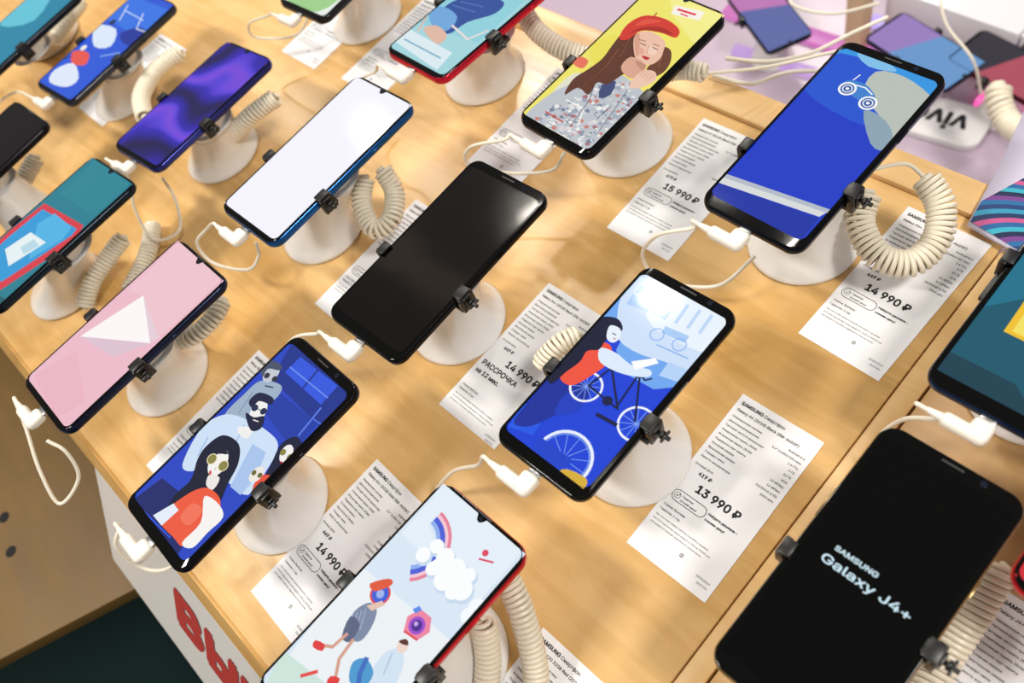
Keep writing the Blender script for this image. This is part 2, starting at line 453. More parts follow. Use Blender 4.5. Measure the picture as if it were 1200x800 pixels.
# ---------------------------------------------------------------- artworks (flat screen pictures)
def a_bike(A):
    A.full('#0f3fd8')
    A.px([(745,318),(870,372),(806,452),(766,456),(730,436),(722,410),(735,385),(700,372)],'#6fa8f2')
    A.px([(748,318),(870,372),(816,436),(780,424),(740,410),(722,384)],'#cfe2fb',3)
    A.px([(770,326),(866,368),(836,412),(790,398),(758,372)],'#eaf4fe',3)
    A.px([(742,344),(768,354),(760,366),(734,356)],'#a9cbf8');A.px([(772,356),(788,363),(780,375),(764,368)],'#b9d6fa')
    for a,b in (((792,352),(778,372)),((806,358),(792,378)),((820,364),(806,384)),((834,370),(820,390))): A.line([a,b],2.0,'#bcd7f9')
    A.px([(752,334),(768,340),(762,350),(745,343)],'#8dbcf6');A.px([(780,382),(808,394),(802,402),(775,390)],'#a9cdf8')
    A.px([(784,424),(812,436),(802,450),(772,440)],'#b6d4fa');A.line([(770,404),(806,420)],1.0,'#8fb6f2')
    A.ring(770,392,4.5,.6,'#7aa8f0');A.ring(796,404,4.5,.6,'#7aa8f0')
    A.px([(612,470),(640,485),(625,510),(596,500)],'#1a57e8')
    A.px([(650,436),(678,446),(692,456),(682,474),(664,480),(640,492),(618,500),(602,494),(622,468)],'#0b2a9c',5)
    A.px([(664,460),(684,470),(676,482),(650,486)],'#123ac0',3)
    A.ring(687,453,10.5,1.4,'#f4f7ff');A.ring(746,497,11.5,1.4,'#f4f7ff');A.ring(660,537,18,2.0,'#e8f0ff');A.ring(660,537,15.5,.6,'#7ba1f2')
    for (cu,cv,rad) in ((660,537,16),(687,453,9),(746,497,10)):
        for sp in range(0,180,30):
            x,y=A.L(cu,cv);c,s_=math.cos(math.radians(sp))*rad*mm,math.sin(math.radians(sp))*rad*mm
            n=Vector((-s_,c)).normalized()*.00022
            A.poly([(x+c+n.x,y+s_+n.y),(x+c-n.x,y+s_-n.y),(x-c-n.x,y-s_-n.y),(x-c+n.x,y-s_+n.y)],'#7ba1f2')
    A.line([(690,452),(716,432),(750,440),(744,494)],1.3,'#071243');A.line([(690,452),(722,478),(748,440)],1.3,'#071243');A.line([(716,424),(724,480)],1.4,'#071243')
    A.line([(744,432),(756,446),(764,444)],1.1,'#071243');A.disc(712,470,3.2,'#071243');A.line([(700,486),(722,498)],2.4,'#071243')
    A.px([(646,424),(662,412),(690,424),(676,450),(652,442)],'#1a3fbf')
    A.px([(682,404),(700,400),(716,406),(714,424),(694,440),(670,452),(656,442),(664,422)],'#f2523c',5)
    A.px([(704,408),(722,414),(740,428),(762,434),(760,442),(736,440),(714,432),(702,422)],'#dfeeff',4)
    A.px([(740,424),(768,420),(772,426),(744,434)],'#ffffff')
    A.px([(690,382),(706,372),(724,374),(730,386),(722,392),(714,396),(708,402),(702,410),(688,412),(680,424),(664,436),(646,450),(640,436),(652,418),(664,404),(676,392)],'#060d33',5)
    A.px([(715,382),(727,386),(726,397),(718,402),(711,396)],'#eaf3ff',4);A.line([(718,391),(722,393)],.6,'#060d33');A.line([(719,397),(722,398)],.6,'#d84a3c')
    A.px([(634,512),(672,540),(658,556),(622,528)],'#1240cc')
    A.px([(660,550),(688,562),(678,576),(644,570)],'#d9b038',4)  # warm yellow reflection on the glass, painted into the picture
def a_people(A):
    A.full('#2344c4')
    A.px([(346,395),(420,455),(380,505),(318,444)],'#16308f')
    A.px([(352,418),(396,452),(376,474),(334,436)],'#2f57e0');A.line([(372,434),(354,456)],1.6,'#16308f');A.line([(340,430),(384,466)],.9,'#6f92f0')
    A.px([(322,455),(372,496),(345,530),(300,470)],'#1a3aa8');A.line([(376,478),(350,510)],1.2,'#5b80ee');A.line([(366,490),(392,508)],1.,'#4c70e4')
    A.px([(150,590),(190,560),(240,600),(205,655),(150,600)],'#16236b')
    A.px([(262,488),(286,462),(306,446),(330,452),(322,468),(300,476),(280,500),(258,520)],'#9fb2c8',4)
    A.line([(296,460),(280,484)],.8,'#7a8eac')
    A.disc(318,438,5.4,'#c6ccd4',7);A.px([(306,432),(318,422),(330,428),(328,434),(314,432),(308,442)],'#46506a',3)
    A.disc(313,440,2.2,'#2a3040');A.disc(322,444,2.2,'#2a3040');A.line([(311,452),(320,454)],1.1,'#3c4660')
    A.px([(236,502),(262,486),(286,490),(312,504),(326,522),(312,552),(290,580),(262,560),(238,540),(226,552),(214,544)],'#cfe2f8',5)
    A.px([(296,520),(312,530),(300,560),(282,580),(270,570)],'#a9c6ee');A.line([(286,498),(272,530),(262,552)],.7,'#8fb2e4');A.line([(244,512),(232,534)],.8,'#8fb2e4')
    A.px([(280,500),(296,502),(290,514),(280,508)],'#f3f1ee',3)
    A.disc(303,482,6.2,'#f3f1ee',9,.5)
    A.px([(292,470),(304,460),(320,466),(318,474),(304,470),(296,478)],'#121a40',4)
    A.px([(288,484),(298,489),(310,488),(306,502),(294,504)],'#10163a',4);A.line([(297,492),(303,494)],.8,'#e8e0dc')
    A.disc(299,478,2.5,'#1c2650');A.disc(309,482,2.5,'#1c2650');A.line([(299,478),(309,482)],.6,'#1c2650')
    A.px([(330,520),(348,512),(356,528),(346,548),(332,556),(320,574),(308,566),(318,544)],'#0c1438',4)
    A.disc(336,532,4.6,'#f3f1ee',6.5,.5);A.disc(332,530,2.2,'#8a8440');A.disc(340,536,2.2,'#8a8440');A.line([(329,541),(333,543)],.9,'#d83228')
    A.px([(308,556),(330,566),(316,590),(296,576)],'#e94f35',3)
    A.disc(301,556,4.4,'#efe9e2',6);A.disc(298,554,1.8,'#6c6a30');A.disc(305,557,1.8,'#6c6a30')
    A.px([(243,522),(262,510),(280,520),(280,542),(268,566),(256,590),(240,580),(222,604),(196,604),(204,582),(224,562),(232,538)],'#0b1030',5)
    A.disc(256,542,7,'#f6f4f2',9.5,.5);A.px([(246,556),(258,560),(250,574),(242,568)],'#efe9e6',3)
    A.px([(244,528),(258,522),(268,532),(256,532),(248,538)],'#0b1030',3)
    A.disc(249,538,3.5,'#8c8648');A.disc(262,546,3.5,'#8c8648');A.ring(249,538,3.9,.6,'#f0e6c0');A.ring(262,546,3.9,.6,'#f0e6c0');A.line([(254,548),(252,551)],.5,'#a09890')
    A.disc(247,554,1.6,'#d83228',.9,-.7)
    A.px([(202,592),(226,576),(244,572),(258,584),(256,602),(236,620),(216,640),(204,630),(184,606)],'#ee5a3c',5)
    A.px([(226,590),(238,598),(222,616),(212,606)],'#f4755a',3)
    A.px([(240,582),(256,590),(262,606),(244,624),(226,642),(214,636),(236,612)],'#f8f5f2',4)
    A.px([(180,604),(204,590),(210,598),(190,616)],'#e6eefc');A.line([(170,600),(200,630)],1.,'#2d57e4')
def a_pink(A):
    A.full('#eebccb')
    A.px([(210,283),(262,325),(186,396),(168,346),(150,340)],'#f0c5d0')
    A.px([(168,346),(176,402),(94,394)],'#fdf7f8');A.px([(168,346),(186,396),(176,402)],'#e6cfd9')
    A.px([(176,402),(94,394),(132,418)],'#dfc3d2')
    A.px([(40,440),(90,410),(100,470),(66,490)],'#ecb5c6')
def a_art(A):
    A.full('#dbe9f8')
    A.px([(522,566),(612,645),(560,706),(470,625)],'#e6f1fb')
    A.px([(420,660),(540,760),(480,840),(330,780)],'#eef3f7')
    A.px([(330,760),(420,830),(400,900),(300,830)],'#cfe6dc')
    for r,c in ((24,'#e8839c'),(22,'#f4c9d6'),(20,'#4a5fd8'),(17,'#8fb0f0'),(14.5,'#dbe9f8')):
        A.ring(484,634,r,r-12.5,c,-48,88)
    cl=((496,650,4.6),(512,640,4.4),(522,653,5.6),(534,667,6.4),(520,680,6),(541,690,6.6),(507,666,4.2),(550,674,4.2),(530,694,4.2),(514,664,5),(526,680,6),(536,680,6))
    for u,v,r in cl: A.disc(u+1,v+3,r+.5,'#c8dcf0')
    for u,v,r in cl: A.disc(u,v,r,'#fdfeff')
    for u,v,r in ((550,722,5),(560,714,6)): A.disc(u,v,r,'#f6fbff')
    A.disc(569,648,2.0,'#e0476a');A.line([(562,655),(578,659)],1.2,'#e0476a')
    A.px([(416,716),(434,706),(442,716),(434,738),(420,752),(404,742)],'#7e8aa6',4)
    for k in range(4): A.line([(414+k*5,720-k*2),(407+k*5,744-k*2)],.5,'#aeb8cc')
    A.px([(411,722),(422,732),(411,752),(401,746)],'#5c6684',3)
    A.disc(446,696,5.4,'#3c62d8');A.ring(446,696,6.4,1.2,'#e24444');A.disc(446,696,2.5,'#9fb6ee')
    A.px([(434,684),(456,678),(460,685),(440,693)],'#e25a3c',3)
    A.line([(407,743),(390,758),(378,756)],1.9,'#d8a08c');A.line([(414,750),(398,772),(394,792)],2.0,'#d8a08c')
    A.px([(370,750),(381,755),(378,763),(367,758)],'#e23c3c',2);A.px([(388,792),(399,795),(393,804),(383,801)],'#e23c3c',2);A.px([(430,710),(448,704),(452,709),(436,716)],'#e8c4b4')
    A.px([(478,722),(494,714),(506,724),(504,741),(490,750),(473,741)],'#ef86a4')
    A.disc(489,733,5.0,'#a04cd0');A.disc(489,733,3.2,'#4a2a90');A.disc(488,731,1.3,'#c9a8f0');A.px([(484,714),(492,710),(495,715),(487,719)],'#5a8ce8');A.line([(475,740),(489,750)],1.2,'#e24848')
    A.px([(448,768),(466,760),(474,772),(466,798),(450,810),(432,798)],'#d3e4f4',4);A.line([(460,766),(450,790)],.6,'#9fbad6')
    A.px([(414,776),(430,772),(438,790),(424,808),(410,798)],'#4b9ad0',4);A.line([(430,772),(422,790),(420,812)],2.8,'#3d6dc0')
    A.disc(472,758,3.4,'#f2d8cc');A.px([(468,751),(477,749),(479,756),(472,755)],'#5a2c24',3)
    A.line([(354,792),(372,787)],2.0,'#e64a4a')
def M_dark(c): return mat('dark_display',c,.07,0,0,0,.2)
def a_black(A): A.full(mat('switched_off_display','#070404',.10,0,0,0,.3,.5,14))
def a_white(A): A.full('#f3f2fb',1.0)
def a_purple(A):
    m=bpy.data.materials.new('purple_swirl_display'); m.use_nodes=True; nt=m.node_tree;b=nt.nodes['Principled BSDF']
    tc=nt.nodes.new('ShaderNodeTexCoord');w=nt.nodes.new('ShaderNodeTexWave');w.inputs['Scale'].default_value=5;w.inputs['Distortion'].default_value=6;w.inputs['Detail'].default_value=1.2;w.inputs['Detail Scale'].default_value=2.5
    mp=nt.nodes.new('ShaderNodeMapping');mp.inputs['Rotation'].default_value=(0,0,1.1);nt.links.new(tc.outputs['Object'],mp.inputs['Vector']);nt.links.new(mp.outputs['Vector'],w.inputs['Vector'])
    r=nt.nodes.new('ShaderNodeValToRGB');r.color_ramp.elements[0].color=lin('#160b48');r.color_ramp.elements[1].color=lin('#7446d8')
    e=r.color_ramp.elements.new(.35);e.color=lin('#241890');e=r.color_ramp.elements.new(.7);e.color=lin('#3020b0');e=r.color_ramp.elements.new(.9);e.color=lin('#5a3fd8')
    nt.links.new(w.outputs['Fac'],r.inputs['Fac']);nt.links.new(r.outputs['Color'],b.inputs['Emission Color']);b.inputs['Emission Strength'].default_value=.95
    b.inputs['Base Color'].default_value=(.01,.01,.02,1);b.inputs['Roughness'].default_value=.08;b.inputs['Specular IOR Level'].default_value=.2
    A.full(m)
def a_topblue(A):
    A.full('#1f55d8')
    A.px([(135,-12),(200,12),(165,45),(120,20)],'#2f72e4')
    A.px([(112,30),(136,34),(130,54),(110,54)],'#dce9fb',3);A.disc(132,26,4,'#10204c');A.px([(86,60),(104,62),(100,76),(84,74)],'#e8534a',3)
    A.px([(64,82),(86,74),(92,92),(78,102),(58,96)],'#dfe9fb',3);A.disc(98,56,4,'#f4efe8');A.px([(140,40),(165,32),(172,44),(150,54)],'#0f2f9c',3)
    A.line([(146,12),(168,24)],1.4,'#bcd4fa');A.line([(118,66),(140,62)],1.6,'#8fbcf6');A.line([(150,6),(140,24)],1.4,'#dfe9fb');A.line([(168,16),(160,34),(172,38)],1.4,'#dfe9fb');A.line([(70,70),(84,66)],1.8,'#10204c')
def a_red(A):
    A.full('#a3d6de')
    A.px([(560,-60),(650,-30),(560,50),(470,20)],'#8fd0dc')
    A.px([(462,48),(480,34),(530,62),(512,82)],'#dcecf2');A.line([(474,46),(516,68)],1.6,'#7fb0c8')
    A.px([(512,20),(530,2),(560,-6),(590,2),(580,16),(548,26),(524,40)],'#2c4f9c',4);A.line([(530,6),(556,14)],1.,'#5578c0');A.line([(540,2),(566,8)],1.,'#5578c0')
    A.px([(504,12),(520,8),(536,20),(524,36),(506,30)],'#6fa7dc',3);A.px([(496,34),(512,30),(524,42),(512,52)],'#e0b8a4',3)
    A.line([(530,30),(548,46),(572,36)],2.0,'#e8dcd8');A.line([(500,20),(490,36)],1.8,'#e0b8a4')
def a_beret(A):
    A.full('#f0e66c')
    A.px([(780,-20),(858,10),(820,60),(790,20)],'#f4ee8c');A.px([(690,60),(720,40),(735,60),(708,84)],'#ece05a',3)
    A.px([(645,112),(672,86),(694,92),(696,104),(676,120),(650,132)],'#e4e2cc',3)
    sw=[(618,132),(648,108),(676,96),(700,84),(724,86),(746,100),(754,112),(738,130),(716,150),(690,178),(660,172),(612,148)]
    A.px(sw,'#bfc4cb',5)
    R=random.Random(5)
    cols=['#c98078','#8794ac','#e9e9e8','#a8707c','#dcd0d6','#dfe0e0','#76839a','#d0d4d9','#9aa4b4','#eeeeec','#b3bac4','#a6aeba','#c8ccd2','#e0e0de']
    for i in range(420):
        a,b=R.random(),R.random()
        u=620+a*124; v=152-a*54+b*62*(1-.25*abs(a-.5))-14
        ins=False
        for k in range(len(sw)):
            x0,y0=sw[k-1];x1,y1=sw[k]
            if (y0>v)!=(y1>v) and u<(x1-x0)*(v-y0)/(y1-y0)+x0: ins=not ins
        if not ins: continue
        s=R.uniform(1.0,3.4); k0=A.k; A.k-=i%4
        A.px([(u+s*1.5*math.cos(t)*R.uniform(.5,1),v+s*math.sin(t)*R.uniform(.6,1)) for t in (0,1.2,2.4,3.6,4.9)],R.choice(cols))
        if i%4: A.k=k0
    A.k+=3
    A.px([(706,100),(722,96),(716,112),(702,116)],'#3c4a78',2);A.line([(664,118),(684,128),(678,148)],1.2,'#f4f4f2');A.line([(640,132),(660,144)],1.2,'#c84a40')
    A.line([(700,92),(690,120),(668,150)],.8,'#6c7488');A.line([(736,106),(720,130),(700,158)],.8,'#7c8496');A.line([(716,126),(700,140)],.8,'#5c6478')
    hair=[(730,40),(744,38),(752,52),(752,68),(744,80),(728,90),(712,100),(700,98),(690,112),(678,104),(662,112),(672,94),(690,82),(706,70),(718,54)]
    A.px(hair,'#5f3324',5)
    for k in range(6): A.line([(738-k*3,46+k*3),(728-k*4,66+k*3),(704-k*5,86+k*4)],.6,['#8a5138','#4a2418','#7a4530','#3f1e14','#8f5a40','#6b3a28'][k])
    A.px([(774,56),(786,60),(786,74),(778,86),(764,92),(758,82),(770,70)],'#6b3c2a',4);A.line([(778,60),(772,80)],.6,'#8f5a40')
    A.px([(744,44),(758,38),(772,43),(780,52),(778,60),(774,70),(764,77),(752,76),(744,66)],'#eec0a8',5)
    A.px([(744,44),(750,42),(749,66),(745,64)],'#d9a088',3);A.px([(762,56),(770,58),(768,66),(760,64)],'#f5d0bc',3);A.px([(748,58),(754,58),(755,64),(749,65)],'#e4a894',3)
    A.px([(740,68),(756,77),(750,92),(736,92),(728,80)],'#dda68e',3);A.px([(744,72),(758,78),(752,84)],'#c48c76',2)
    A.px([(744,92),(756,84),(768,86),(768,96),(752,104),(738,104)],'#efc6b0',4)
    for k in range(4): A.line([(750+k*3,90+k*2),(758+k*3,83+k*2)],.9,'#dba88e')
    A.line([(751,52),(757,55)],.7,'#33201a');A.line([(765,57),(771,60)],.7,'#33201a');A.line([(749,48),(757,50)],.6,'#6b3a2a');A.line([(766,53),(773,56)],.6,'#6b3a2a')
    A.line([(761,56),(758,64)],.5,'#cf947c');A.px([(752,67),(758,68),(762,70),(757,72)],'#b8242c',2)
    A.px([(726,46),(736,30),(756,20),(780,24),(796,36),(792,46),(774,40),(752,38),(736,48)],'#d4372b',5);A.px([(736,42),(752,34),(776,34),(790,43),(772,39),(752,37)],'#a8281e',3);A.px([(744,32),(758,24),(776,27),(760,30)],'#e2503e',3);A.line([(766,22),(770,17)],1.2,'#b02a20')
    A.px([(792,8),(826,16),(820,26),(786,18)],'#f7f1e6');A.line([(795,13),(815,19)],2.0,'#e23048');A.line([(798,18),(806,21)],1.2,'#e23048')
    A.px([(672,76),(680,68),(690,73),(683,82)],'#e8745c',3)
    A.px([(612,140),(640,150),(664,164),(652,172)],'#c8492e');A.line([(640,150),(668,165)],1.2,'#f2f0e8')
def a_car(A):
    A.full('#1238c6')
    A.px([(985,40),(1112,88),(1096,120),(1070,112),(1030,98),(972,70)],'#2f95e2')
    A.px([(940,96),(985,62),(1060,98),(1036,150),(975,130)],'#1c52d0',3)
    A.px([(1026,84),(1060,90),(1090,112),(1092,124),(1060,166),(1040,178),(1026,160),(1030,135),(1010,112)],'#b8c0b8',3)
    A.px([(1012,130),(1034,138),(1046,158),(1036,176),(1020,168)],'#8ca4b4',3)
    A.px([(1005,62),(1040,74),(1050,84),(1018,78)],'#7fc0ea',3)
    A.px([(852,204),(974,246),(960,254),(842,214)],'#d9dcdc');A.px([(852,204),(974,246),(970,250),(848,208)],'#b4bcc8')
    A.px([(842,214),(960,256),(935,286),(822,240)],'#0d2ea6')
    A.px([(986,100),(996,94),(1014,99),(1025,112),(1024,122),(1012,120),(998,112)],'#3a7fd0',4)
    for u,v in ((993,104),(1017,121)):
        A.ring(u,v,5.8,1.4,'#f6f8fa');A.disc(u,v,4.2,'#27509c');A.ring(u,v,3.4,.9,'#dfe8f2');A.disc(u,v,1.2,'#f0f4f8')
    A.line([(999,99),(1014,103)],1.0,'#f0f4f8');A.line([(1014,103),(1022,111)],1.0,'#f0f4f8');A.line([(1000,94),(1008,88)],.8,'#f4f6f8')
def a_teal(A):
    A.full('#1e7f92')
    A.px([(112,186),(155,213),(110,252),(70,228)],'#238595')
    A.px([(14,268),(52,238),(98,264),(88,282),(0,340),(-40,318)],'#d93a48')
    A.px([(12,276),(50,245),(90,268),(84,276),(2,330),(-30,314)],'#2f9bd8')
    A.px([(44,262),(64,250),(84,266),(74,280),(34,304)],'#4fb4e6');A.px([(6,292),(36,272),(54,284),(10,312)],'#e6f2f4')
    A.px([(24,290),(40,280),(46,288),(28,298)],'#b8dbe8')
    A.px([(-30,330),(10,352),(-10,370),(-50,345)],'#14606e')
def a_j4(A):
    A.full(M_dark('#010101'))
    A.text('SAMSUNG',1002,660,5.2,'#c9e2ec',.035,'C',1,23)
    A.text('Galaxy J4+',1011,690,9.0,'#cfeaf6',.018,'C',1,47)
def a_right(A):
    A.full('#0b566c')
    A.px([(1080,450),(1110,410),(1190,450),(1220,500),(1180,500)],'#063c4e')
    A.px([(1176,388),(1216,330),(1300,370),(1262,430)],'#f0c22a');A.px([(1186,388),(1216,345),(1290,374),(1256,420)],'#f5e264')
    A.px([(1150,300),(1210,260),(1200,350),(1150,360)],'#14708c')
def a_dark(A): A.full(M_dark('#0c0a0c'))
def a_cyan(A):
    A.full('#1585a6');A.px([(20,0),(60,-10),(40,24),(0,30)],'#5fc3d8',3)
def a_lime(A):
    A.full('#e8f0ea');A.px([(350,-20),(400,-8),(372,14),(338,4)],'#9fd08c',3)
def a_plain(c,c2):
    def f(A):
        A.full(c); x0,x1,y0,y1=A.b
        A.poly([(x0,0),(x1,-.03),(x1,y1),(x0,y1)],c2)
    return f
# ---------------------------------------------------------------- place phones
def sc(x,y,z,k):  # same outline for a body k times larger
    return (x*k,y*k,.55-(.55-z)*k)
S=[
('bike',-.2029,.1251,.1053,.7,-2.8,.0715,.151,'#0c0d10',a_bike,'a6','black smartphone showing a cyclist illustration in red and blue',(742,530),-.014,-.018),
('people',*sc(-.3535,-.0555,.1318,1.059),-.8,-1.4,.0757,.160,'#15131a',a_people,'a6','black smartphone showing an illustrated group of people in sunglasses',(329,590),-.010,-.012),
('pink',*sc(-.5174,-.0597,.1223,1.034),-.4,-1.6,.0755,.160,'#1c2440',a_pink,'drop','dark blue smartphone with a plain pink faceted wallpaper',(197,440),-.010,-.010),
('art',-.2140,-.0657,.0982,.4,-4.3,.0755,.158,'#c22030',a_art,'drop','red smartphone showing pale clouds, a rainbow and dancing figures',None,-.008,-.004),
('black',*sc(-.3430,.1178,.1340,1.059),1.4,-1.5,.0757,.160,'#0c0c0e',a_black,'a6','black smartphone with its screen switched off',(537,377),-.015,-.018),
('white',*sc(-.5119,.1345,.1181,1.02),.7,-.9,.076,.161,'#16508f',a_white,'drop','blue smartphone with a blank white screen',(379,268),-.026,-.022),
('purple',-.7280,.1233,.0827,5.3,-3.3,.0745,.156,'#2a2f78',a_purple,'drop','dark blue smartphone with a purple swirl wallpaper',(262,180),-.014,-.010),
('topblue',-.9069,.1220,.0832,4.5,-1.2,.0745,.156,'#3a3a40',a_topblue,'drop','smartphone with a bright blue illustrated screen',(148,112),-.010,-.010),
('red',-.5148,.3231,.1073,-1.6,-3.7,.0755,.158,'#d02038',a_red,'drop','red smartphone with a pale aqua illustrated screen',(568,88),-.020,-.010),
('beret',-.3632,.3259,.1049,-3.0,.8,.0755,.158,'#101014',a_beret,'drop','black smartphone showing a woman in a red beret',(733,166),-.014,-.016),
('car',-.1979,.3309,.1093,-1.6,.6,.0757,.160,'#0a1020',a_car,'a6','black smartphone showing a small toy car on a blue road',(941,282),-.026,-.028),
('j4',-.0294,.1100,.1010,-.1,-1.8,.077,.161,'#8a744e',a_j4,'j4','gold rimmed black smartphone with white lettering on a black screen',None,-.010,-.010),
('teal',-.6921,-.0506,.1112,4.2,-3.7,.0745,.156,'#15202c',a_teal,'drop','black smartphone with a teal screen and a red framed picture',(78,335),-.014,-.010),
]
def corner(u,v,z,w,l,sx,sy):
    p=on_plane(u,v,z); return (p.x-sx*w/2,p.y-sy*l/2)
rx,ry=corner(1079,443,.095,.077,.161,-1,-1)
S.append(('right',rx,ry,.095,0,0,.077,.161,'#10284a',a_right,'j4','dark blue smartphone with a teal screen and a yellow panel',None,-.010,.012))
ox,oy=corner(58,147,.10,.0745,.156,1,1)
S.append(('dark',ox,oy,.10,3,0,.0745,.156,'#15131a',a_dark,'drop','black smartphone with an unlit screen',None,-.010,-.010))
cx_,cy_=corner(96,-6,.10,.0745,.156,1,1)
S.append(('cyan',cx_,cy_,.10,3,0,.0745,.156,'#20242c',a_cyan,'drop','smartphone with a cyan wallpaper',(60,45),-.010,-.010))
qx,qy=corner(374,25,.09,.0745,.156,1,-1)
S.append(('lime',qx,qy,.09,2,0,.0745,.156,'#24242a',a_lime,'drop','smartphone with a pale green and white screen',(430,22),-.020,-.010))
ux,uy=corner(1176,680,.10,.075,.156,-1,-1)
S.append(('rededge',ux,uy,.10,0,0,.075,.156,'#d01c2c',a_plain('#d02430','#e04040'),'drop','bright red smartphone with a red wallpaper',None,-.010,-.010))
cables={
'bike':[(560,545,.085),(530,553,.05),(508,580,.01),(500,610,.003)],
'people':[(140,618,.10),(136,640,.09),(160,662,.07),(190,668,.06),(225,650,.05)],
'pink':[(30,500,.10),(47,552,.08),(70,590,.06),(92,560,.07),(78,530,.09),(55,516,.10)],
'black':[(372,391,.10),(345,396,.09),(330,420,.05),(345,450,.02)],
'white':[(243,268,.09),(231,285,.07),(250,308,.05),(290,316,.04),(303,300,.04),(300,284,.05)],
'car':[(812,267,.10),(770,276,.09),(753,300,.06),(775,328,.035),(840,335,.03),(885,300,.04)],
'beret':[(590,164,.10),(552,172,.09),(548,190,.07),(590,202,.05),(645,200,.05),(662,178,.06)],
'purple':[(150,205,.07),(158,245,.04),(180,280,.02),(210,270,.02),(206,235,.03),(190,208,.05)],
'topblue':[(20,108,.07),(0,120,.05),(-20,150,.02)],
'red':[(440,84,.09),(425,92,.08),(425,110,.05),(450,120,.03)],
'right':[(1100,490,.08),(1060,491,.06),(1030,512,.03),(1020,550,.01)],
'lime':[(315,18,.08),(292,28,.06),(300,44,.04),(345,42,.03),(362,20,.04)],
'j4':[(812,850,.07),(800,880,.04),(800,910,.01)],
'teal':[(-60,380,.08),(-70,400,.05)],'dark':[(-90,280,.08),(-100,300,.05)],'cyan':[(-50,60,.08),(-60,90,.05)],'art':[(270,820,.08),(250,860,.03)],
}
for (n,x,y,z,yw,tl,w,l,rim,art,style,label,ft,cyr,cyl) in S:
    plug=n in cables
    e,P,pb=phone(n,x,y,z,yw,tl,w,l,rim,art,style,label,plug)
    foot=on_plane(*ft) if ft else Vector((x+.004,y-.004,0))
    stand(x,y,z,w,P,(foot.x,foot.y),cyr,cyl)
    if plug:
        st=P@Vector((-.0265,-l/2-.0124,-.0043)); st2=P@Vector((-.033,-l/2-.0124,-.0046))
        cord([st,st2]+[on_plane(*c) for c in cables[n]],'thin white charging cable plugged into a smartphone',pb,P)
# ---------------------------------------------------------------- coils
def W(*l): return [on_plane(*p) for p in l]
coil(W((1018,222,.055),(1008,262,.045),(1030,300,.035),(1068,308,.03),(1098,280,.035),(1102,240,.045),(1082,206,.055)),.0083,.0018,.0038,tail=W((1082,206,.055),(1060,192,.06),(1015,200,.07)))
coil(W((428,205,.06),(424,238,.05),(438,268,.04),(458,258,.04),(462,225,.045),(446,196,.06)),.0072)
coil(W((610,8,.06),(628,35,.05),(660,58,.04),(705,72,.03)),.0078)
coil(W((778,86,.05),(800,82,.05),(830,86,.05)),.0065,tail=W((830,86,.05),(900,78,.03),(980,60,.0)))
coil(W((206,400,.05),(228,392,.05),(250,372,.05),(262,348,.05)),.0066)
coil(W((98,362,.02),(108,330,.03),(128,300,.035),(146,276,.04)),.0070)
coil(W((170,140,.05),(166,112,.05),(185,80,.05),(215,60,.05)),.0076)
coil(W((272,160,.03),(294,136,.045),(326,112,.05)),.0076)
coil(W((12,252,.03),(22,222,.04),(44,182,.05)),.0076)
coil(W((62,52,.04),(80,22,.05),(96,0,.05)),.0075)
coil(W((180,262,.01),(172,300,.01),(150,345,.01)),.0070)
coil(W((592,672,.06),(612,720,.045),(628,790,.02),(620,850,.01)),.0070,.0016,.0034)
coil(W((566,724,.05),(572,776,.03),(566,846,.01)),.0070,.0016,.0034)
coil(W((630,430,.04),(655,404,.05),(682,392,.05)),.0066,.0016,.0034)
coil(W((1176,660,.04),(1146,712,.03),(1112,764,.02),(1078,824,.015)),.0078,.0018,.0038)
